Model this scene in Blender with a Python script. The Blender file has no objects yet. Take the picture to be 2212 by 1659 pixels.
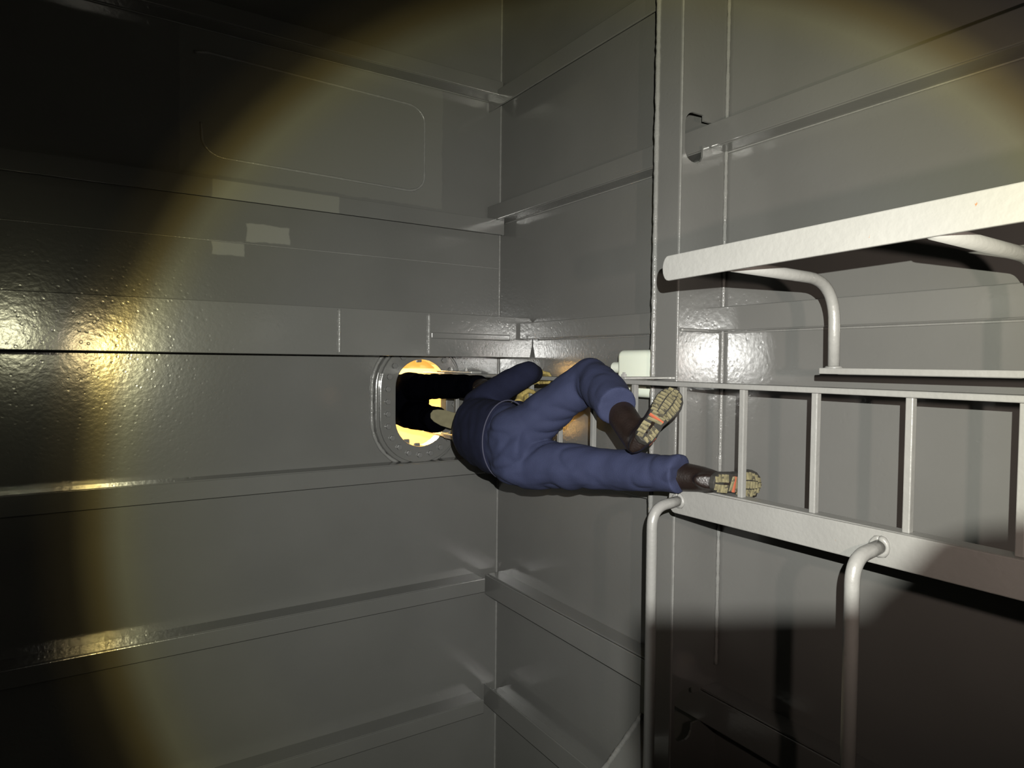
import bpy, bmesh, math, random
from mathutils import Vector as V, Matrix, noise
C = bpy.context.scene.collection
sc = bpy.context.scene
random.seed(7)
# ------------------------------------------------------------------ camera
# x points at the bulkhead, y is up in the photograph, z is the true vertical (left in the photograph)
FPX = 1438.709
R = ((0.84232526, -0.53886633, -0.01054654), (-0.00835157, -0.03261532, 0.99943309), (0.53890481, 0.84175966, 0.03197308))
def camvec(c):
    """a direction given right / down / forward of the photographer, in world axes"""
    e = [sum(R[i][k]*c[i] for i in range(3)) for k in range(3)]
    return V((e[0], -e[2], e[1]))
cam = bpy.data.cameras.new('camera'); co = bpy.data.objects.new('camera', cam); C.objects.link(co)
rt, up, bk = camvec((1,0,0)), camvec((0,-1,0)), camvec((0,0,-1))
co.matrix_world = Matrix(((rt.x,up.x,bk.x,0),(rt.y,up.y,bk.y,0),(rt.z,up.z,bk.z,0),(0,0,0,1)))
cam.sensor_width = 36; cam.lens = FPX/2212*36; cam.clip_start = 0.02
sc.camera = co
# ------------------------------------------------------------------ exposure, world, lamps
sc.view_settings.view_transform = 'Standard'; sc.view_settings.look = 'None'
sc.view_settings.exposure = 0.0; sc.view_settings.gamma = 1.0; sc.view_settings.use_curve_mapping = False
w = bpy.data.worlds.new('dark'); sc.world = w; w.use_nodes = True
w.node_tree.nodes['Background'].inputs[0].default_value = (0.5, 0.55, 0.5, 1)
w.node_tree.nodes['Background'].inputs[1].default_value = 0.0
def spot(name, pos, aim, energy, col, size, blend, radius, ramp=None):
    l = bpy.data.lights.new(name, 'SPOT'); l.energy = energy; l.color = col
    l.spot_size = math.radians(size); l.spot_blend = blend; l.shadow_soft_size = radius
    o = bpy.data.objects.new(name, l); C.objects.link(o); o.location = pos
    o.rotation_euler = V(aim).to_track_quat('-Z', 'Y').to_euler()
    if ramp:                                       # the torch's own beam profile, by angle off its axis (degrees)
        l.use_nodes = True; nt = l.node_tree; n = nt.nodes; k = nt.links
        em = n['Emission']
        tc = n.new('ShaderNodeTexCoord'); sx = n.new('ShaderNodeSeparateXYZ'); k.new(tc.outputs['Normal'], sx.inputs[0])
        ab = n.new('ShaderNodeMath'); ab.operation = 'ABSOLUTE'; k.new(sx.outputs['Z'], ab.inputs[0])
        ac = n.new('ShaderNodeMath'); ac.operation = 'ARCCOSINE'; k.new(ab.outputs[0], ac.inputs[0])
        dv = n.new('ShaderNodeMath'); dv.operation = 'DIVIDE'; k.new(ac.outputs[0], dv.inputs[0]); dv.inputs[1].default_value = math.pi/2
        cr = n.new('ShaderNodeValToRGB'); k.new(dv.outputs[0], cr.inputs[0])
        els = cr.color_ramp.elements
        while len(els) < len(ramp): els.new(0.5)
        for e, (a, c) in zip(els, ramp): e.position = a/90; e.color = (*c, 1)
        k.new(cr.outputs['Color'], em.inputs['Color']); em.inputs['Strength'].default_value = 1
    return o
HEAD_AT = camvec((.039, -.098, -.062))
BEAM = (V((0.603, -0.172, 0.778)) + camvec((.026, 0, 0))).normalized()
spot('head_torch', HEAD_AT, BEAM, 690, (1, .985, .94), 178, 0.0, .003,
     [(0, (1, 1, 1)), (16, (.94, .95, .94)), (28, (.74, .75, .70)), (34.6, (.62, .62, .49)), (36.6, (.66, .63, .38)), (38.1, (.36, .28, .10)), (39.6, (.075, .058, .026)), (42, (.016, .015, .013)), (85, (.007, .007, .006))])
spot('second_torch', camvec((.52, -.02, .08)), camvec((.34, -.03, 1)), 88, (1, .80, .69), 82, 1.0, .02)
spot('left_torch', V((-.62, .20, .05)), V((.30, -.10, 4.3)), 34, (1, .97, .62), 30, 1.0, .03)
# ------------------------------------------------------------------ helpers
def new_mesh(name, bm, mat, parent=None, origin=None, smooth=False, bevel=0):
    if origin is None: origin = V((0,0,0))
    if parent is not None:
        p = parent; origin = V((0,0,0))
        while p is not None: origin = origin + p.location; p = p.parent
    bmesh.ops.translate(bm, verts=bm.verts, vec=-origin)
    bmesh.ops.recalc_face_normals(bm, faces=bm.faces)
    me = bpy.data.meshes.new(name); bm.to_mesh(me); bm.free()
    for m in (mat if isinstance(mat, (list, tuple)) else [mat]): me.materials.append(m)
    if smooth:
        for p in me.polygons: p.use_smooth = True
    o = bpy.data.objects.new(name, me); C.objects.link(o)
    if parent is not None: o.parent = parent
    else: o.location = origin
    if bevel:
        b = o.modifiers.new('bevel', 'BEVEL'); b.width = bevel; b.segments = 2; b.limit_method = 'ANGLE'; b.angle_limit = math.radians(40)
    return o
def tag(o, label, cat, group=None, kind=None):
    o['label'] = label; o['category'] = cat
    if group: o['group'] = group
    if kind: o['kind'] = kind
    return o
def thing(name, loc, label, cat, group=None):
    o = bpy.data.objects.new(name, None); C.objects.link(o); o.location = loc; o.empty_display_size = .05
    return tag(o, label, cat, group)
def struct(name, bm, mat, **k):
    o = new_mesh(name, bm, mat, **k); o['kind'] = 'structure'; return o
def box(bm, a, b):
    r = bmesh.ops.create_cube(bm, size=1)
    for v in r['verts']:
        v.co = V([a[i] + (b[i]-a[i])*(v.co[i]+.5) for i in range(3)])
    return r['verts']
def prism(bm, pts, vec):
    """polygon (list of 3d points) extruded by vec"""
    a = [bm.verts.new(V(p)) for p in pts]; b = [bm.verts.new(V(p)+V(vec)) for p in pts]
    bm.faces.new(a); bm.faces.new(b[::-1])
    for i in range(len(a)): bm.faces.new((a[i], b[i], b[(i+1) % len(a)], a[(i+1) % len(a)]))
def frames(pts):
    T = []
    for i in range(len(pts)):
        a, b = pts[max(0, i-1)], pts[min(len(pts)-1, i+1)]
        T.append((b-a).normalized() if (b-a).length > 1e-9 else V((0,0,1)))
    n = T[0].orthogonal().normalized(); out = []
    for t in T:
        n = (n - t*n.dot(t)); n = n.normalized() if n.length > 1e-6 else t.orthogonal().normalized()
        out.append((t, n, t.cross(n)))
    return out
def tube(bm, pts, rad, n=14, ref=None, cap=True):
    """swept tube; rad is one number, a list, or a list of (ra, rb) with ra along ref"""
    pts = [V(p) for p in pts]; F = frames(pts); rings = []
    for i, (p, (t, a, b)) in enumerate(zip(pts, F)):
        r = rad[i] if isinstance(rad, (list, tuple)) else rad
        ra, rb = r if isinstance(r, (list, tuple)) else (r, r)
        if ref is not None:
            a = V(ref) - t*t.dot(V(ref)); a.normalize(); b = t.cross(a)
        rings.append([bm.verts.new(p + a*ra*math.cos(2*math.pi*k/n) + b*rb*math.sin(2*math.pi*k/n)) for k in range(n)])
    for u, v in zip(rings, rings[1:]):
        for k in range(n): bm.faces.new((u[k], u[(k+1) % n], v[(k+1) % n], v[k]))
    if cap: bm.faces.new(rings[0][::-1]); bm.faces.new(rings[-1])
def ball(bm, c, r, seg=20):
    g = bmesh.ops.create_uvsphere(bm, u_segments=seg, v_segments=seg//2+2, radius=1)
    rr = r if isinstance(r, (list, tuple)) else (r, r, r)
    for v in g['verts']: v.co = V([v.co[i]*rr[i] + c[i] for i in range(3)])
def fillet(pts, r, n=8):
    """polyline with rounded corners"""
    pts = [V(p) for p in pts]; out = [pts[0]]
    for i in range(1, len(pts)-1):
        p = pts[i]; a = (pts[i-1]-p); b = (pts[i+1]-p); rr = min(r, a.length*.49, b.length*.49)
        a = p + a.normalized()*rr; b = p + b.normalized()*rr
        for k in range(n+1):
            t = k/n; out.append(a*(1-t)**2 + p*2*t*(1-t) + b*t*t)
    return out + [pts[-1]]
def bead(bm, a, b, r, lump=.35, step=.018, n=8):
    """lumpy weld bead along a polyline a..b"""
    pl = [V(a), V(b)] if not isinstance(a, list) else [V(p) for p in a]
    P = []; 
    for p, q in zip(pl, pl[1:]):
        m = max(2, int((q-p).length/step))
        P += [p.lerp(q, k/m) for k in range(m)]
    P.append(pl[-1])
    tube(bm, P, [r*(1 + lump*noise.noise(p*55) + lump*.6*noise.noise(p*19)) for p in P], n)
def evaluated(o, name):
    dg = bpy.context.evaluated_depsgraph_get(); dg.update()
    me = bpy.data.meshes.new_from_object(o.evaluated_get(dg)); me.name = name
    bpy.data.objects.remove(o, do_unlink=True); return me
def remeshed(name, bm, mat, parent, voxel=.012, smooth=6, wrinkle=None):
    """overlapping lofts fused into one continuous skin"""
    bmesh.ops.recalc_face_normals(bm, faces=bm.faces)
    me = bpy.data.meshes.new('tmp'); bm.to_mesh(me); bm.free()
    o = bpy.data.objects.new('tmp', me); C.objects.link(o)
    m = o.modifiers.new('r', 'REMESH'); m.mode = 'VOXEL'; m.voxel_size = voxel
    s = o.modifiers.new('s', 'SMOOTH'); s.factor = .5; s.iterations = smooth
    me = evaluated(o, name)
    if wrinkle:
        nr = [v.normal.copy() for v in me.vertices]
        for v, q in zip(me.vertices, nr): v.co += q*wrinkle(v.co.copy())
    o = V((0,0,0)); p = parent
    while p is not None: o = o + p.location; p = p.parent
    for v in me.vertices: v.co -= o
    me.materials.clear()
    for x in (mat if isinstance(mat, (list, tuple)) else [mat]): me.materials.append(x)
    for p in me.polygons: p.use_smooth = True
    ob = bpy.data.objects.new(name, me); C.objects.link(ob); ob.parent = parent
    return ob
# ------------------------------------------------------------------ materials
def mat(name, col, rough=.4, metal=0, var=.12, vscale=3, bump=.0, bscale=40, patches=None, spots=None, spec=.5, coat=0, sub=0, pores=0):
    m = bpy.data.materials.new(name); m.use_nodes = True; nt = m.node_tree; n = nt.nodes; k = nt.links
    b = n['Principled BSDF']; b.inputs['Roughness'].default_value = rough; b.inputs['Metallic'].default_value = metal
    b.inputs['Specular IOR Level'].default_value = spec
    if coat: b.inputs['Coat Weight'].default_value = coat; b.inputs['Coat Roughness'].default_value = .12
    if sub: b.inputs['Subsurface Weight'].default_value = sub; b.inputs['Subsurface Radius'].default_value = (.05,.05,.04)
    g = n.new('ShaderNodeNewGeometry')
    t = n.new('ShaderNodeTexNoise'); t.inputs['Scale'].default_value = vscale; t.inputs['Detail'].default_value = 4; k.new(g.outputs['Position'], t.inputs['Vector'])
    r = n.new('ShaderNodeValToRGB'); e = r.color_ramp.elements
    e[0].position = .3; e[1].position = .7
    e[0].color = (*[c*(1-var) for c in col], 1); e[1].color = (*[min(1, c*(1+var)) for c in col], 1)
    k.new(t.outputs['Fac'], r.inputs[0]); out = r.outputs[0]
    def mix(fac, colr):
        nonlocal out
        x = n.new('ShaderNodeMix'); x.data_type = 'RGBA'; k.new(out, x.inputs[6]); x.inputs[7].default_value = (*colr, 1); k.new(fac, x.inputs[0]); out = x.outputs[2]
    def math_(op, a, b_=None):
        x = n.new('ShaderNodeMath'); x.operation = op
        for i, s in enumerate((a, b_)):
            if s is None: continue
            if isinstance(s, (int, float)): x.inputs[i].default_value = s
            else: k.new(s, x.inputs[i])
        return x.outputs[0]
    if patches:                                    # touched-up areas of newer paint: ragged rectangles at their real place
        wn = n.new('ShaderNodeTexNoise'); wn.inputs['Scale'].default_value = 9; wn.inputs['Detail'].default_value = 3; k.new(g.outputs['Position'], wn.inputs['Vector'])
        wob = math_('MULTIPLY', math_('SUBTRACT', wn.outputs['Fac'], .5), .035)
        s = n.new('ShaderNodeSeparateXYZ'); k.new(g.outputs['Position'], s.inputs[0])
        for (ax, c0, h0, ay, c1, h1, colr) in patches:
            d0 = math_('SUBTRACT', math_('ABSOLUTE', math_('SUBTRACT', math_('ADD', s.outputs[ax], wob), c0)), h0)
            d1 = math_('SUBTRACT', math_('ABSOLUTE', math_('SUBTRACT', math_('ADD', s.outputs[ay], wob), c1)), h1)
            f = math_('MAXIMUM', d0, d1)
            mr = n.new('ShaderNodeMapRange'); k.new(f, mr.inputs[0]); mr.inputs[1].default_value = .004; mr.inputs[2].default_value = -.004
            mix(mr.outputs[0], colr)
    if spots:                                      # chips of rust, dust
        sc_, thr, colr = spots
        v = n.new('ShaderNodeTexNoise'); v.inputs['Scale'].default_value = sc_; v.inputs['Detail'].default_value = 6; k.new(g.outputs['Position'], v.inputs['Vector'])
        mr = n.new('ShaderNodeMapRange'); k.new(v.outputs['Fac'], mr.inputs[0]); mr.inputs[1].default_value = thr; mr.inputs[2].default_value = thr+.03
        mix(mr.outputs[0], colr)
    k.new(out, b.inputs['Base Color'])
    if bump:
        t2 = n.new('ShaderNodeTexNoise'); t2.inputs['Scale'].default_value = bscale; t2.inputs['Detail'].default_value = 2.5; k.new(g.outputs['Position'], t2.inputs['Vector'])
        h = t2.outputs['Fac']
        if pores:
            vo = n.new('ShaderNodeTexVoronoi'); vo.inputs['Scale'].default_value = pores; k.new(g.outputs['Position'], vo.inputs['Vector'])
            mr = n.new('ShaderNodeMapRange'); k.new(vo.outputs['Distance'], mr.inputs[0]); mr.inputs[1].default_value = .12; mr.inputs[2].default_value = .22; mr.inputs[3].default_value = 0; mr.inputs[4].default_value = .6
            h = math_('ADD', h, mr.outputs[0])
        bp = n.new('ShaderNodeBump'); bp.inputs['Strength'].default_value = bump; bp.inputs['Distance'].default_value = .01
        k.new(h, bp.inputs['Height']); k.new(bp.outputs[0], b.inputs['Normal'])
    return m
H, D = 4.35, 2.662                 # plate overhead, bulkhead
GREY = (.150, .150, .143); LIGHT = (.215, .215, .195)
def ceil_patch(x0, x1, y0, y1, c=LIGHT): return (0, (x0+x1)/2, (x1-x0)/2, 1, (y0+y1)/2, (y1-y0)/2, c)
M = {}
M['grey'] = mat('grey_paint', GREY, .17, var=.05, vscale=2, bump=.055, bscale=42, pores=24, spec=1.0)
M['ceil'] = mat('grey_paint_touched_up', GREY, .17, var=.05, vscale=2, bump=.055, bscale=42, pores=24, spec=1.0,
    patches=[ceil_patch(.47, 2.17, 1.10, 1.945, (.176,.176,.164)), ceil_patch(.84, 1.098, .73, .84, (.25,.25,.23)), ceil_patch(.641, .825, .632, .722, (.25,.25,.23))])
M['bead'] = mat('weld_paint', (.22, .22, .21), .2, var=.1, bump=.25, bscale=90)
M['white'] = mat('white_paint', (.205, .205, .195), .36, var=.05, vscale=6, bump=.14, bscale=55, spots=(34, .735, (.22,.10,.04)))
M['can'] = mat('white_plastic', (.80, .86, .74), .45, var=.03, sub=.35)
M['cap'] = mat('white_cap', (.75, .8, .7), .4, var=.03)
M['bolt'] = mat('bolt_metal', (.16, .16, .155), .3, var=.1)
M['steel'] = mat('galvanised', (.42, .42, .40), .35, metal=.5, var=.15, vscale=20)
M['cream'] = mat('cream_paint', (.80, .65, .38), .75, var=.06, vscale=3)
M['tan'] = mat('tan_paint', (.42, .30, .14), .5, var=.1)
M['navy'] = mat('navy_trousers', (.022, .0270, .058), .85, var=.10, vscale=9, bump=.25, bscale=260, spec=.2, spots=(9, .72, (.05,.048,.045)))
M['sweater'] = mat('navy_sweater', (.0085, .0100, .023), .95, var=.12, vscale=14, bump=.3, bscale=320, spec=.12)
M['piping'] = mat('grey_piping', (.035, .036, .06), .8)
M['black'] = mat('black_trousers', (.0012, .0013, .0022), .95, var=.1, spec=.0)
M['leather'] = mat('brown_leather', (.010, .0062, .005), .38, var=.25, vscale=18, bump=.12, bscale=140)
M['rubber'] = mat('black_rubber', (.022, .021, .018), .7, var=.2, vscale=30)
M['tread'] = mat('dusty_tread', (.155, .138, .075), .9, var=.35, vscale=45, spots=(40, .58, (.05,.045,.03)))
M['dust'] = mat('dusty_sole', (.16, .145, .085), .9, var=.12, vscale=25)
M['orange'] = mat('orange_rubber', (.34, .09, .045), .6, var=.1)
M['glove'] = mat('yellow_suede', (.30, .23, .07), .9, var=.3, vscale=30, bump=.4, bscale=120)
M['skin'] = mat('skin', (.45, .28, .21), .55, var=.06, sub=.1)
M['hair'] = mat('dark_hair', (.02, .016, .012), .7, var=.3, vscale=60)
M['darkdev'] = mat('black_plastic', (.02,.02,.02), .4)
M['glass'] = mat('dark_glass', (.01,.01,.012), .08)
# ------------------------------------------------------------------ large structure
XL0, YB, YT, ZF = -3.6, -4.3, 3.4, -1.6
def plate(a, b):
    bm = bmesh.new(); box(bm, a, b); return bm
struct('floor', plate((XL0, YB, ZF-.03), (D+.03, YT, ZF)), M['grey'])
struct('wall_left', plate((XL0, YB-.03, ZF), (D, YB, H)), M['grey'])
struct('wall_right', plate((XL0, YT, ZF), (D, YT+.03, H)), M['grey'])
struct('wall_front', plate((XL0-.03, YB, ZF), (XL0, YT, H)), M['grey'])
wall = struct('wall_back', plate((D, YB, ZF), (D+.02, YT, H+.02)), M['grey'])
MX, MY, MR, ML = 1.985, -.29, .195, .112     # oval manhole: centre, end radius, half straight
def stadium(r, hl, n=20, cx=MX, cy=MY):
    P = []
    for k in range(n+1): a = math.pi*k/n; P.append((cx + r*math.cos(a), cy + hl + r*math.sin(a)))
    for k in range(n+1): a = math.pi + math.pi*k/n; P.append((cx + r*math.cos(a), cy - hl + r*math.sin(a)))
    return P
def holed(bm, outer, inner, z0, z1):
    vs = []
    for z in (z0, z1):
        o = [bm.verts.new((x, y, z)) for x, y in outer]; i = [bm.verts.new((x, y, z)) for x, y in inner]
        eo = [bm.edges.new((o[j], o[(j+1) % len(o)])) for j in range(len(o))]
        ei = [bm.edges.new((i[j], i[(j+1) % len(i)])) for j in range(len(i))]
        bmesh.ops.triangle_fill(bm, use_beauty=True, use_dissolve=False, edges=eo+ei)
        vs.append((o, i))
    for q in (0, 1):
        a, b = vs[0][q], vs[1][q]
        for j in range(len(a)): bm.faces.new((a[j], a[(j+1) % len(a)], b[(j+1) % len(a)], b[j]))
bm = bmesh.new(); holed(bm, [(XL0, YB), (D, YB), (D, YT), (XL0, YT)], stadium(MR, ML), H, H+.016)
ceiling = struct('ceiling', bm, M['ceil'])
# the lit space above the manhole
bm = bmesh.new()
bx0, bx1, by0, by1, bz0, bz1 = .3, 4.4, -2.2, 1.8, H+.02, H+2.1
for a, b in (((bx0,by0,bz1),(bx1,by1,bz1+.02)), ((bx0-.02,by0,bz0),(bx0,by1,bz1)), ((bx1,by0,bz0),(bx1+.02,by1,bz1)),
             ((bx0,by0-.02,bz0),(bx1,by0,bz1)), ((bx0,by1,bz0),(bx1,by1+.02,bz1))): box(bm, a, b)
struct('ceiling_upper', bm, M['cream'])
for i, (y, x0) in enumerate(((-.10, 2.2), (.05, 2.2), (-1.15, 1.6))):
    bm = bmesh.new(); box(bm, (x0, y-.03, bz1-.16), (bx1, y+.03, bz1)); struct('trim_%d' % (i+1), bm, M['cream'])

l = bpy.data.lights.new('lamp_above', 'POINT'); l.energy = 1300; l.color = (1, .84, .54); l.shadow_soft_size = .08
o = bpy.data.objects.new('lamp_above', l); C.objects.link(o); o.location = (2.15, .34, H+1.95)
# weld beads of the room
def seam(name, pts, r, parent, lump=.35):
    bm = bmesh.new(); bead(bm, pts, None, r, lump); return struct(name, bm, M['bead'], smooth=True)
seam('trim_4', [(D-.003, -3.9, H-.003), (D-.003, 3.2, H-.003)], .008, wall)
s = seam('trim_5', [(-2.5, .713, H), (D, .713, H)], .0045, ceiling, .2)
pan = []
for (cx, cy, a0) in ((1.90, 1.68, 90), (1.90, 1.305, 0), (.72, 1.32, -90)):
    for k in range(9):
        a = math.radians(a0 - 90*k/8); pan.append((cx + .13*math.cos(a), cy + .11*math.sin(a), H))
pan = [(.55, 1.80, H), (.62, 1.815, H)] + pan + [(.585, 1.40, H)]
seam('trim_6', pan, .008, ceiling, .45)

# ------------------------------------------------------------------ stiffeners on the plate overhead
def beam_overhead(yw, zf, f0, f1, x1, label, fm=None):
    t = thing('stiffener', (0, yw, zf), label, 'stiffener', 'stiffeners on the left plate')
    bm = bmesh.new(); box(bm, (XL0, yw-.005, zf+.004), (x1-.02, yw+.005, H-.0005)); new_mesh('web', bm, M['grey'], parent=t)
    bm = bmesh.new(); box(bm, (XL0, f0, zf-.006), (x1, f1, zf+.006)); new_mesh('flange', bm, fm or M['grey'], parent=t, bevel=.004)
    bm = bmesh.new(); bead(bm, [(-1, yw-.007, H-.0065), (x1-.03, yw-.007, H-.0065)], None, .004, .3, .03, 6); new_mesh('weld_bead', bm, M['bead'], parent=t, smooth=True)
    return t
M['flange_patch'] = mat('grey_paint_patched', GREY, .17, var=.05, vscale=2, bump=.055, bscale=42, pores=24, spec=1.0, patches=[ceil_patch(.62, 1.37, .90, 1.06, (.205,.205,.185))])
beam_overhead(1.949, 4.21, 1.949, 2.05, 2.59, 'highest grey stiffener on the left plate, above the rounded weld outline')
beam_overhead(1.046, 4.21, .939, 1.046, 2.61, 'grey stiffener on the left plate just below the rounded weld outline, partly paler', M['flange_patch'])
beam_overhead(-.705, 4.21, -.812, -.705, 2.47, 'grey steel stiffener on the left plate just below the oval manhole')
beam_overhead(-1.597, 4.21, -1.697, -1.597, 2.475, 'grey steel stiffener on the left plate, second below the oval manhole')
beam_overhead(-2.508, 4.21, -2.609, -2.508, 2.475, 'grey steel stiffener lowest in the photo on the left plate')
# deep girder just above the manhole
t = thing('girder', (0, .17, 3.9), 'wide deep grey steel girder on the left plate passing just above the oval manhole', 'girder')
bm = bmesh.new(); box(bm, (XL0, .164, 3.905), (D-.02, .176, H-.0005)); new_mesh('web', bm, M['grey'], parent=t)
bm = bmesh.new(); prism(bm, [(XL0, .035, 3.894), (2.642, .035, 3.894), (2.660, .12, 3.894), (2.660, .29, 3.894), (2.63, .316, 3.894), (XL0, .316, 3.894)], (0,0,.014)); new_mesh('flange', bm, M['grey'], parent=t, bevel=.004)
for x in (1.27, 1.855):
    bm = bmesh.new(); bead(bm, [(x, .045, 3.893), (x, .306, 3.893)], None, .012, .3, .012); new_mesh('weld_bead', bm, M['bead'], parent=t, smooth=True)
bm = bmesh.new(); box(bm, (1.87, .150, 3.884), (2.47, .190, 3.896)); new_mesh('doubler_strip', bm, M['grey'], parent=t, bevel=.008)
# ------------------------------------------------------------------ stiffeners on the bulkhead
def beam_bulkhead(yw, xf, f0, f1, z1, label):
    t = thing('stiffener', (xf, yw, 0), label, 'stiffener', 'stiffeners on the right plate')
    bm = bmesh.new(); box(bm, (xf+.004, yw-.005, ZF), (D-.0005, yw+.005, z1-.03)); new_mesh('web', bm, M['grey'], parent=t)
    bm = bmesh.new(); box(bm, (xf-.006, f0, ZF), (xf+.006, f1, z1)); new_mesh('flange', bm, M['grey'], parent=t, bevel=.004)
    bm = bmesh.new(); bead(bm, [(D-.0065, yw-.007, .3), (D-.0065, yw-.007, z1-.05)], None, .004, .3, .03, 6); new_mesh('weld_bead', bm, M['bead'], parent=t, smooth=True)
    return t
beam_bulkhead(1.949, 2.545, 1.86, 1.983, 4.33, 'highest grey stiffener on the middle plate, running up to the top edge')
beam_bulkhead(1.046, 2.545, 1.046, 1.16, 4.33, 'long grey stiffener passing through the slot in the upright girder plate, upper right')
beam_bulkhead(.166, 2.545, .163, .275, 3.87, 'grey stiffener at eye level meeting the deep girder end, behind the white pipe bend')
beam_bulkhead(-.705, 2.545, -.725, -.61, 4.2, 'grey steel stiffener on the middle plate mostly hidden behind the climbing person')
beam_bulkhead(-1.60, 2.545, -1.758, -1.607, 4.32, 'grey steel stiffener on the middle plate, first one clear below the climbing person')
beam_bulkhead(-2.505, 2.545, -2.60, -2.447, 4.32, 'grey steel stiffener lowest in the photo on the middle plate')
# ------------------------------------------------------------------ girder plate across the bulkhead
ZG, XG = 2.22, 2.33
t = thing('girder', (XG, 0, ZG), 'grey girder plate with edge flange running top to bottom, left of the white rails', 'girder')
def rrect(x0, x1, y0, y1, r, n=6):
    P = []
    for cx, cy, a0 in ((x1-r, y1-r, 0), (x0+r, y1-r, 90), (x0+r, y0+r, 180), (x1-r, y0+r, 270)):
        for k in range(n+1): a = math.radians(a0+90*k/n); P.append((cx + r*math.cos(a), cy + r*math.sin(a)))
    return P
def slot(y0, y1, f0, f1):
    P = [(2.556, f0), (2.556, f1), (2.492, f1), (2.492, y1)]
    for cx, cy, a0 in ((2.426, y1-.06, 90), (2.426, y0+.06, 180)):
        for k in range(7): a = math.radians(a0+15*k); P.append((cx + .06*math.cos(a), cy + .06*math.sin(a)))
    return P + [(2.45, y0), (2.475, y0+.012), (2.488, y0+.035), (2.492, f0)]
bm = bmesh.new()
for (y0, y1, sl) in ((YB, -1.25, (-1.83, -1.575, -1.7595, -1.6055)), (-1.25, .6, None), (.6, YT, (.955, 1.188, 1.0445, 1.1615))):
    if sl: holed(bm, [(XG, y0), (D-.0005, y0), (D-.0005, y1), (XG, y1)], slot(*sl), ZG, ZG+.012)
    else: box(bm, (XG, y0, ZG), (D-.0005, y1, ZG+.012))
new_mesh('plate', bm, M['grey'], parent=t)
bm = bmesh.new(); box(bm, (XG-.006, YB, ZG-.008), (XG+.006, YT, ZG+.145)); new_mesh('flange', bm, M['grey'], parent=t, bevel=.003)
bm = bmesh.new(); bead(bm, [(XG-.006, YB+.1, ZG+.140), (XG-.006, YT-.1, ZG+.140)], None, .0125, .3, .02); new_mesh('edge_bead', bm, M['bead'], parent=t, smooth=True)
bm = bmesh.new(); bead(bm, [(XG+.004, YB+.1, ZG-.006), (XG+.004, YT-.1, ZG-.006)], None, .006, .3, .02); new_mesh('weld_bead', bm, M['bead'], parent=t, smooth=True)
bm = bmesh.new(); bead(bm, [(D-.0135, -1.5, ZG-.006), (D-.0135, YT-.1, ZG-.006)], None, .009, .35, .02); new_mesh('weld_bead', bm, M['bead'], parent=t, smooth=True)
bm = bmesh.new(); bead(bm, [(2.36, .164, ZG-.004), (2.62, .164, ZG-.004)], None, .008, .3, .012); new_mesh('weld_bead', bm, M['bead'], parent=t, smooth=True)
# sloping bracket low in the photo
def ray(u, v):
    return camvec(((u-1106)/FPX, (v-829.5)/FPX, 1))
def on(axis, val, u, v):
    d = ray(u, v); return d*(val/d[axis])
t = thing('bracket', on(1, -1.95, 1385, 1552), 'small sloping grey bracket at the bottom edge beside the upright girder flange', 'bracket')
P = [on(1, -1.95, *p) for p in ((1386, 1550), (1310, 1659), (1262, 1730), (1400, 1745), (1398, 1560))]
bm = bmesh.new(); prism(bm, P, (0, .012, 0)); new_mesh('plate', bm, M['grey'], parent=t)
bm = bmesh.new(); bead(bm, [P[0]+V((0,.012,0)), P[2]+V((0,.012,0))], None, .014, .3, .015); new_mesh('edge_bead', bm, M['bead'], parent=t, smooth=True)

# ------------------------------------------------------------------ manhole frame
t = thing('manhole_frame', (MX, MY, H), 'raised oval grey manhole frame with bolts around a bright yellow lit opening', 'manhole')
bm = bmesh.new(); holed(bm, stadium(MR+.112, ML, 20), stadium(MR-.002, ML, 20), H-.075, H); new_mesh('ring', bm, M['grey'], parent=t, bevel=.006)
bm = bmesh.new(); holed(bm, stadium(MR+.135, ML, 20), stadium(MR+.105, ML, 20), H-.052, H); new_mesh('rim', bm, M['grey'], parent=t, bevel=.006)
st = [V((x, y, H-.004)) for x, y in stadium(MR+.145, ML, 20)]
bm = bmesh.new(); bead(bm, st + [st[0]], None, .012, .4, .02); new_mesh('weld_bead', bm, M['bead'], parent=t, smooth=True)
st = [V((x, y, 0)) for x, y in stadium(MR+.058, ML, 40)]; st.append(st[0])
cum = [0]
for a, b in zip(st, st[1:]): cum.append(cum[-1] + (b-a).length)
bolt0 = None
for j in range(24):
    s = cum[-1]*(j+.5)/24; i = max(q for q in range(len(cum)) if cum[q] <= s); i = min(i, len(st)-2)
    p = st[i].lerp(st[i+1], (s-cum[i])/max(1e-9, cum[i+1]-cum[i]))
    if bolt0 is None:
        bm = bmesh.new()
        prism(bm, [(p.x + .021*math.cos(q*math.pi/3), p.y + .021*math.sin(q*math.pi/3), H-.095) for q in range(6)], (0,0,.021))
        bolt0 = new_mesh('bolt', bm, M['bolt'], parent=t, bevel=.003); p0 = p.copy()
    else:
        c = bolt0.copy(); C.objects.link(c); c.parent = t; c.location = bolt0.location + (p - p0)
for (cx, cy) in ((MX+.0, MY+MR+ML), (MX-.01, MY-MR-ML), (MX-.09, MY-MR-ML+.03)):
    bm = bmesh.new(); box(bm, (cx-.022, cy-.022, H-.03), (cx+.022, cy+.022, H-.01)); new_mesh('lug', bm, M['bolt'], parent=t, bevel=.006)

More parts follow.
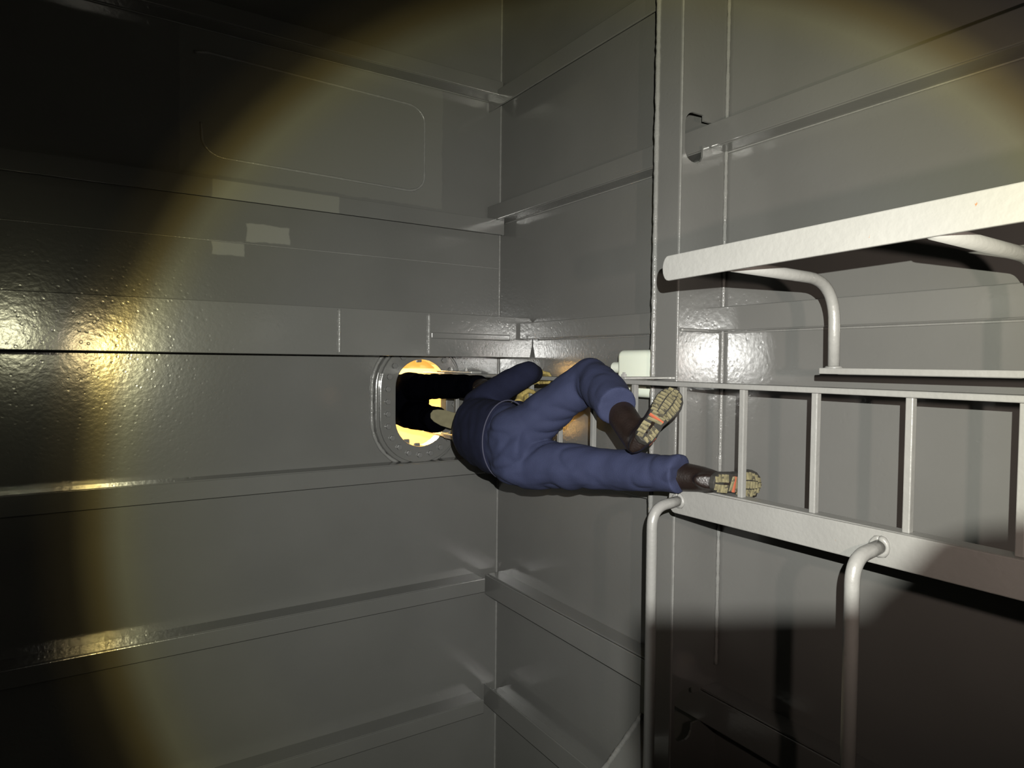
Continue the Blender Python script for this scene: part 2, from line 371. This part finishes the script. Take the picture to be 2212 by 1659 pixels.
# ------------------------------------------------------------------ ladder
LX, LY0, LY1 = 2.05, -.08, -.50
t = thing('ladder', (LX, (LY0+LY1)/2, ZF), 'white steel ladder with square rungs leading to the oval manhole, climbed by the person', 'ladder')
for y in (LY0, LY1):
    bm = bmesh.new(); box(bm, (LX-.03, y-.010, ZF), (LX+.035, y+.010, 4.0)); new_mesh('stringer', bm, M['white'], parent=t, bevel=.004)
RZ = [3.87, 3.58, 3.29, 3.005, 2.74, 2.474, 2.19, 1.907, 1.611, 1.32, 1.017, .732, .44, .15, -.14, -.43, -.72, -1.01, -1.3]
r0 = None
for z in RZ:
    if r0 is None:
        bm = bmesh.new(); box(bm, (LX-.012, LY1+.008, z-.011), (LX+.012, LY0-.008, z+.011)); r0 = new_mesh('rung', bm, M['white'], parent=t, bevel=.003)
    else:
        c = r0.copy(); C.objects.link(c); c.parent = t; c.location = r0.location + V((0, 0, z-RZ[0]))
def bolt_at(p, ax, parent, r=.014, h=.02):
    bm = bmesh.new(); p = V(p); ax = V(ax).normalized(); a = ax.orthogonal().normalized(); b = ax.cross(a)
    prism(bm, [p + a*r*math.cos(q*math.pi/3) + b*r*math.sin(q*math.pi/3) for q in range(6)], ax*h*.6)
    prism(bm, [p + a*r*.55*math.cos(q*math.pi/3) + b*r*.55*math.sin(q*math.pi/3) for q in range(6)], ax*h)
    return new_mesh('bolt', bm, M['steel'], parent=parent)
for y, s in ((LY0, 1), (LY1, 1)):
    bm = bmesh.new(); box(bm, (LX-.02, y+.010, 2.235), (XG-.005, y+.022, 2.30)); new_mesh('bracket', bm, M['steel'], parent=t, bevel=.003)
    bolt_at((LX+.005, y+.022, 2.27), (0, 1, 0), t)
    bm = bmesh.new(); box(bm, (LX-.035, y+.010, 3.62), (LX+.04, y+.024, 4.03)); new_mesh('bracket', bm, M['steel'], parent=t, bevel=.003)
    for z in (3.75, 3.95): bolt_at((LX, y+.024, z), (0, 1, 0), t)
    bolt_at((LX, y-.010, 3.90), (0, -1, 0), t)
    bm = bmesh.new(); box(bm, (LX-.025, y-.004, 3.96), (LX+.035, y+.008, H-.01)); new_mesh('bracket', bm, M['steel'], parent=t, bevel=.003)

# ------------------------------------------------------------------ white guard rails
def flat_bar(bm, a, b, wid, th, wax, round_start=True):
    """flat bar from a to b, wid across wax, thickness th along x; the start is rounded"""
    a, b = V(a), V(b); d = (b-a).normalized(); wv = V(wax) - d*d.dot(V(wax)); wv.normalize(); nv = d.cross(wv)
    P = []; r = wid/2
    if round_start:
        for k in range(11):
            an = math.pi*k/10; P.append(a + d*(r - r*math.sin(an))*.6 + wv*r*math.cos(an))
    else: P += [a + wv*r, a - wv*r]
    P += [b - wv*r, b + wv*r]
    prism(bm, [p - nv*th/2 for p in P], nv*th)
t = thing('guard_rail', (1.5, .3, ZF), 'upper white guard rail, broad sloping flat bar with pipe bent down to thin bar', 'guard rail')
bm = bmesh.new(); flat_bar(bm, (1.5, .292, 1.485), (1.5, .368, ZF), .076, .012, (0,1,0)); new_mesh('flat_bar', bm, M['white'], parent=t, bevel=.003)
bm = bmesh.new(); box(bm, (2.02, -.026, ZF), (2.085, -.006, 1.295)); new_mesh('thin_bar', bm, M['white'], parent=t, bevel=.003)
for z in (1.262, .700, .25, -.25, -.75):
    bm = bmesh.new(); tube(bm, fillet([(2.05, -.008, z), (2.05, .275, z+.004), (1.505, .285, z+.012)], .17, 12), .0178, 18); new_mesh('pipe', bm, M['white'], parent=t, smooth=True)
    bm = bmesh.new(); bead(bm, [V((2.05+.021*math.cos(q), -.006, z+.021*math.sin(q))) for q in [i*math.pi/6 for i in range(13)]], None, .006, .4, .008); new_mesh('weld_bead', bm, M['white'], parent=t, smooth=True)
t = thing('guard_rail', (1.97, -.55, ZF), 'lower white guard rail, broad flat bar with two bent pipes running down', 'guard rail')
bm = bmesh.new(); flat_bar(bm, (1.97, -.538, 1.895), (1.97, -.515, ZF), .104, .014, (0,1,0)); new_mesh('flat_bar', bm, M['white'], parent=t, bevel=.004)
for z, yw in ((1.838, -.536), (1.05, -.528), (.25, -.52), (-.5, -.52)):
    bm = bmesh.new(); tube(bm, fillet([(1.968, yw, z), (1.815, yw-.012, z-.004), (1.815, -2.6, z-.012)], .085, 12), .0205, 18); new_mesh('pipe', bm, M['white'], parent=t, smooth=True)
    bm = bmesh.new(); bead(bm, [V((1.960, yw+.024*math.cos(q), z+.024*math.sin(q))) for q in [i*math.pi/6 for i in range(13)]], None, .009, .5, .008); new_mesh('weld_bead', bm, M['white'], parent=t, smooth=True)

# ------------------------------------------------------------------ jerrycan on the girder
t = thing('jerrycan', (2.50, -.05, ZG+.012), 'translucent white plastic can behind the raised knee, beside the upright girder flange', 'can')
bm = bmesh.new(); box(bm, (2.385, -.172, ZG+.014), (2.625, .074, 2.70))
o = new_mesh('body', bm, M['can'], parent=t, smooth=True); bv = o.modifiers.new('b', 'BEVEL'); bv.width = .035; bv.segments = 5
bm = bmesh.new(); tube(bm, [(2.43, -.02, 2.69), (2.43, -.02, 2.76)], .03, 20); new_mesh('cap', bm, M['cap'], parent=t, bevel=.004)
bm = bmesh.new(); tube(bm, fillet([(2.5, -.02, 2.69), (2.5, -.02, 2.77), (2.6, -.02, 2.77), (2.6, -.02, 2.69)], .03), .013, 12); new_mesh('handle', bm, M['can'], parent=t, smooth=True)

# ------------------------------------------------------------------ boots
def boot(parent, heel, fwd, upv, shin, mirror=1, leather='leather', name='boot', k=1.06, plain=False, tab=0):
    """heel: point under the heel's back edge; fwd: towards the toe; upv: out of the top of the foot; shin: point up the leg"""
    f = V(fwd).normalized(); u = V(upv); u = (u - f*u.dot(f)).normalized(); s = u.cross(f)*mirror; h = V(heel)
    W = lambda x, y, z: h + (f*x + s*y + u*z)*k
    ln = .295
    prof = [(0,.0),(.008,.022),(.03,.034),(.07,.036),(.11,.033),(.15,.040),(.19,.049),(.225,.051),(.255,.044),(.28,.028),(.295,.0)]
    if plain: prof = [(x, max(y, .043) if .03 < x < .2 else y) for x, y in prof]
    left = [(x, -y*.92) for x, y in prof]; right = [(x, y*1.05) for x, y in prof[1:-1]][::-1]
    bm = bmesh.new(); 
    for a, b, c in zip(prof, prof[1:], prof[2:]): pass
    secs = [(.012,.024,.045,.05),(.04,.036,.06,.06),(.09,.037,.065,.066),(.14,.040,.055,.05),(.19,.046,.045,.036),(.235,.046,.04,.03),(.27,.036,.034,.026),(.285,.02,.028,.018)]
    tube(bm, [W(x, 0, zc) for x, y, zc, r in secs], [(y, r) for x, y, zc, r in secs], 20, ref=s)
    an = W(.065, 0, .10); sh = V(shin)
    tube(bm, [W(.06, 0, .05), an, an.lerp(sh, .5), sh], [(.042,.054), (.050,.058), .060, .062], 20, ref=s)
    b = remeshed(name, bm, M[leather], parent, .007, 5)
    bm = bmesh.new(); P = left + right
    prism(bm, [W(x, y, .006) for x, y in P], u*.024); 
    sole = new_mesh('sole', bm, M['dust' if plain else 'rubber'], parent=b, bevel=.003)
    if plain: return b
    bm = bmesh.new()                               # lugs
    def wid(x):
        for (a, ya), (c, yc) in zip(prof, prof[1:]):
            if a <= x <= c: return ya + (yc-ya)*(x-a)/(c-a)
        return 0
    def lug(x0, x1, y0, y1, sk):
        prism(bm, [W(x0 + sk*y0, y0, .007), W(x1 + sk*y0, y0, .007), W(x1 + sk*y1, y1, .007), W(x0 + sk*y1, y1, .007)], -u*.008)
    x = .150
    while x < .276:
        ww = wid(x+.005)*.9
        for y0, y1, sk in ((-ww, -ww*.40, .35), (-ww*.30, ww*.30, 0), (ww*.40, ww, -.35)):
            lug(x, x+.0088, y0, y1, sk)
        x += .0172
    x = .010
    while x < .085:
        ww = wid(x+.005)*.9
        lug(x, x+.0115, -ww, -ww*.14, .2); lug(x, x+.0115, ww*.14, ww, -.2); x += .019
    for x in (.098, .118, .134): lug(x, x+.009, -.026, .026, .3)
    new_mesh('tread', bm, M['tread'], parent=b)
    bm = bmesh.new(); prism(bm, [W(.109, -.029, .0065), W(.116, -.029, .0065), W(.119, .027, .0065), W(.112, .027, .0065)], -u*.009)
    new_mesh('orange_bar', bm, M['orange'], parent=b)
    if tab:
        bm = bmesh.new(); tube(bm, [W(.080, tab*.0385, .095), W(.092, tab*.0395, .066)], [(.005,.010)]*2, 10, ref=s); new_mesh('orange_tab', bm, M['orange'], parent=b)
    return b
def hand(parent, wrist, palm, fingers, thumb, fr=.0115, name='glove'):
    bm = bmesh.new(); w_, p_ = V(wrist), V(palm)
    bases = [V(f[0]) for f in fingers]; mid = sum(bases, V((0,0,0)))/len(bases)
    across = (bases[-1]-bases[0]).normalized()
    tube(bm, [w_, w_.lerp(p_, .4), p_, p_.lerp(mid, .7)], [(.034,.03), (.036,.026), (.046,.022), (.045,.017)], 16, ref=across)
    for f, k in zip(fingers, (1, 1.05, 1.0, .88)):
        pts = [V(q) for q in f]; tube(bm, pts, [fr*k*(1.1, 1.05, 1, .9, .7)[min(i, 4)] for i in range(len(pts))], 10); ball(bm, pts[-1], fr*k*.9, 10)
    pts = [V(q) for q in thumb]; tube(bm, pts, [.017, .014, .013, .010][:len(pts)], 10); ball(bm, pts[-1], .012, 10)
    return remeshed(name, bm, M['glove'], parent, .0055, 3)

# ------------------------------------------------------------------ the climber
per = thing('person', (1.93, -.35, 1.62), 'person in a navy sweater and blue work trousers climbing the white ladder, left knee raised', 'person')
J = dict(hipR=(1.70,-.465,2.54), thR=(1.79,-.452,2.33), knR=(1.875,-.445,2.11), caR=(1.90,-.435,1.95), cuR=(1.922,-.425,1.79),
         hipL=(1.70,-.305,2.55), thL=(1.79,-.18,2.41), knL=(1.865,-.065,2.275), caL=(1.80,-.12,2.09), cuL=(1.75,-.165,1.965))
J = {k: V(q) for k, q in J.items()}
def wr(p):
    q = V((p.x*5 + p.z*3, p.y*9 - p.z*4, p.z*9 + p.y*5)); q += V((noise.noise(p*6), noise.noise(p*6+V((5,0,0))), 0))*.9
    c = max(0, noise.noise(p*2.6 + V((3,1,7))) + .25)
    return -.016*c*(max(0, .34 - abs(noise.noise(q*.8)))/.34)**1.3 + .006*noise.noise(q*1.3 + V((9,2,4))) + noise.noise(p*4)*.008 + .0012*noise.noise(p*24) + .002
bm = bmesh.new()
tube(bm, [(1.685,-.365,2.71), (1.685,-.372,2.62), (1.69,-.382,2.54), (1.70,-.385,2.46)], [(.168,.125), (.180,.138), (.178,.138), (.12,.11)], 24, ref=(0,1,0))
ball(bm, (1.655,-.46,2.56), (.11,.105,.12)); ball(bm, (1.655,-.31,2.57), (.11,.105,.12))
tube(bm, [J['hipR'], J['thR'], J['knR'], J['caR'], J['cuR']], [.110, .103, .088, .081, .078], 20); ball(bm, J['hipR'], .11)
tube(bm, [J['hipL'], J['thL'], J['knL']], [.110, .098, .086], 20); tube(bm, [J['knL'], J['caL'], J['cuL']], [.086, .083, .080], 20); ball(bm, J['knL'], .087); ball(bm, J['hipL'], .108)
remeshed('trousers', bm, M['navy'], per, .0085, 6, wr)
bm = bmesh.new()
tube(bm, [(1.682,-.365,2.665), (1.675,-.362,2.76), (1.67,-.352,2.87), (1.68,-.340,2.97), (1.70,-.330,3.05), (1.735,-.315,3.11)],
     [(.182,.142), (.180,.140), (.172,.132), (.166,.125), (.135,.10), (.07,.065)], 26, ref=(0,1,0))
ball(bm, (1.71,-.215,3.0), .078); ball(bm, (1.71,-.435,2.98), .085)
tube(bm, [(1.71,-.215,3.0), (1.80,-.115,2.87), (1.868,-.050,2.775)], [.078, .068, .062], 18); ball(bm, (1.868,-.050,2.775), .062)
tube(bm, [(1.868,-.050,2.775), (1.93,-.052,2.83), (1.985,-.055,2.885)], [.062, .055, .046], 18)
tube(bm, [(1.71,-.435,2.98), (1.80,-.44,2.86), (1.86,-.40,2.80)], [.08, .066, .06], 18); ball(bm, (1.86,-.40,2.80), .06)
tube(bm, [(1.86,-.40,2.80), (1.91,-.31,2.90), (1.945,-.23,2.975)], [.06, .052, .046], 18)
remeshed('sweater', bm, M['sweater'], per, .011, 5, lambda p: noise.noise(p*5)*.007 + noise.noise(V((p.x*14, p.y*14, p.z*26)))*.004)
bm = bmesh.new()
ring = [V((1.682 + .149*math.cos(a) , -.366 + .188*math.sin(a), 2.662 + .02*math.cos(a))) for a in [i*math.pi/24 for i in range(49)]]
tube(bm, ring, .0032, 8); new_mesh('hem_piping', bm, M['piping'], parent=per, smooth=True)
# body: head, neck and the limbs inside the clothes, one surface
bm = bmesh.new()
tube(bm, [(1.68,-.36,2.55), (1.67,-.355,2.8), (1.69,-.335,3.0), (1.74,-.312,3.10), (1.83,-.285,3.13)], [(.13,.09), (.13,.09), (.12,.08), (.055,.055), (.055,.055)], 18, ref=(0,1,0))
ball(bm, (1.885,-.275,3.155), (.098,.078,.105)); ball(bm, (1.94,-.275,3.12), (.055,.058,.07))
ball(bm, (1.99,-.275,3.135), (.02,.014,.016))                       # nose
for y in (-.195, -.355): ball(bm, (1.885, y, 3.14), (.018,.012,.03))  # ears
for a, b, c in (('hipR','knR','cuR'), ('hipL','knL','cuL')): tube(bm, [J[a], J[b]], [.07, .05], 12); tube(bm, [J[b], J[b].lerp(J[c], .7)], [.05, .035], 12)
tube(bm, [(1.70,-.385,2.5), J['hipR']], .07, 12); tube(bm, [(1.70,-.385,2.5), J['hipL']], .07, 12)
tube(bm, [(1.70,-.33,3.0), (1.71,-.215,3.0), (1.868,-.05,2.775), (1.985,-.055,2.885)], [.05,.05,.04,.03], 12)
tube(bm, [(1.70,-.33,3.0), (1.71,-.435,2.98), (1.86,-.40,2.80), (1.945,-.23,2.975)], [.05,.05,.04,.03], 12)
remeshed('body', bm, M['skin'], per, .009, 4)
bm = bmesh.new(); ball(bm, (1.872,-.275,3.172), (.102,.084,.106)); ball(bm, (1.85,-.275,3.14), (.085,.08,.09))
remeshed('hair', bm, M['hair'], per, .01, 3)
# gloves
zs = [2.965, 2.943, 2.921, 2.899]
hand(per, (1.985,-.055,2.885), (2.02,-.045,2.925),
     [[(2.05,-.052,z), (2.088,-.056,z), (2.108,-.082,z-.002), (2.085,-.105,z-.004), (2.055,-.106,z-.004)] for z in zs],
     [(2.0,-.045,2.955), (1.998,-.075,2.965), (2.01,-.102,2.962), (2.035,-.106,2.955)])
ys = [-.165, -.188, -.211, -.234]
hand(per, (1.945,-.225,2.972), (1.985,-.205,3.015),
     [[(2.01,y,3.035), (2.045,y,3.040), (2.082,y,3.022), (2.078,y,2.99), (2.052,y,2.980)] for y in ys],
     [(1.985,-.165,2.995), (2.01,-.15,2.975), (2.035,-.155,2.972), (2.055,-.165,2.976)])
# boots
boot(per, (1.922,-.43,1.626), (1, -.13, .08), (0, 0, 1), J['caR'])
boot(per, (1.685,-.270,1.760), (.22, .160, .055), (.47, -.30, .80), J['caL'], -1, tab=1)
# ------------------------------------------------------------------ person ahead, already half through the manhole
p2 = thing('person', (1.97, -.28, 3.58), 'person in black trousers half through the oval manhole, only dark legs in view', 'person')
bm = bmesh.new()
tube(bm, [(1.93,-.27,4.66), (1.93,-.275,4.54), (1.93,-.28,4.42), (1.935,-.28,4.30)], [(.165,.13), (.185,.15), (.185,.16), (.13,.13)], 22, ref=(0,1,0))
tube(bm, [(1.94,-.18,4.42), (1.93,-.175,4.2), (1.95,-.16,3.95), (1.97,-.15,3.60), (1.975,-.15,3.44)], [.105, .09, .080, .074, .072], 18)
tube(bm, [(1.94,-.37,4.42), (1.915,-.372,4.2), (1.92,-.378,4.0), (1.905,-.375,3.86)], [.105, .095, .085, .08], 18)
remeshed('trousers', bm, M['black'], p2, .012, 5, wr)
bm = bmesh.new()
tube(bm, [(1.93,-.27,4.58), (1.92,-.27,4.75), (1.92,-.28,4.95), (1.93,-.28,5.05), (1.94,-.28,5.10)], [(.165,.125), (.16,.12), (.185,.12), (.13,.09), (.06,.06)], 22, ref=(0,1,0))
for s in (-1, 1): tube(bm, [(1.92,-.28+s*.17,5.0), (1.88,-.28+s*.27,5.22), (1.92,-.28+s*.24,5.45)], [.065,.052,.045], 16)
remeshed('jacket', bm, M['black'], p2, .013, 5)
bm = bmesh.new()
tube(bm, [(1.93,-.27,4.5), (1.93,-.28,4.9), (1.94,-.28,5.12)], [(.1,.07), (.1,.07), (.05,.05)], 14, ref=(0,1,0))
ball(bm, (1.955,-.28,5.23), (.098,.078,.115)); ball(bm, (2.05,-.28,5.22), (.018,.014,.018))
for y in (-.2, -.36): ball(bm, (1.955, y, 5.22), (.018,.012,.03))
for s in (-1, 1):
    tube(bm, [(1.93,-.28+s*.1,5.0), (1.92,-.28+s*.17,5.0), (1.88,-.28+s*.27,5.22), (1.92,-.28+s*.24,5.45), (1.95,-.28+s*.23,5.54)], [.05,.045,.035,.03,.03], 12)
tube(bm, [(1.93,-.28,4.5), (1.94,-.18,4.42), (1.95,-.16,3.98), (1.965,-.15,3.6)], [.08,.06,.05,.04], 12)
tube(bm, [(1.93,-.28,4.5), (1.94,-.37,4.42), (1.918,-.376,4.1), (1.918,-.376,4.02)], [.08,.06,.05,.04], 12)
remeshed('body', bm, M['skin'], p2, .011, 4)
bm = bmesh.new(); ball(bm, (1.94,-.28,5.25), (.102,.086,.118)); remeshed('hair', bm, M['hair'], p2, .012, 3)
boot(p2, (1.915,-.15,3.305), (1, .05, .0), (0,0,1), (1.972,-.15,3.6))
ha = on(0, 1.84, 930, 893); hb = on(0, 2.06, 1012, 918)
boot(p2, ha, hb-ha, ray(960, 895) + V((-.1,0,.2)), (1.905,-.375,3.95), -1, plain=True, k=1.22)
# ------------------------------------------------------------------ unseen slab, added to shade the lower right from the head torch
pc = HEAD_AT + camvec((.178, .390, 1))*.12
t = thing('beam_blocker', pc, 'black slab added out of view to shade the lower right from the head torch', 'blocker')
def cb(bm, x0, x1, y0, y1, z0, z1):
    q = [pc + camvec((x, y, z0)) for x, y in ((x0,y0), (x1,y0), (x1,y1), (x0,y1))]; prism(bm, q, camvec((0,0,z1-z0)))
bm = bmesh.new(); cb(bm, 0, .15, 0, .075, 0, .008); new_mesh('case', bm, M['darkdev'], parent=t, bevel=.002)
bm = bmesh.new(); prism(bm, [pc + camvec((x, y, 0)) for x, y in ((.041,0), (.048,-.006), (.054,-.0125), (.063,-.0150), (.15,-.0185), (.15,0))], camvec((0,0,.008))); new_mesh('shadow_step', bm, M['darkdev'], parent=t, bevel=.002)  # added step, shaped so the slab's cast shadow rises at its right end
bm = bmesh.new(); cb(bm, .005, .145, .004, .071, -.001, 0); new_mesh('slab_face', bm, M['glass'], parent=t)
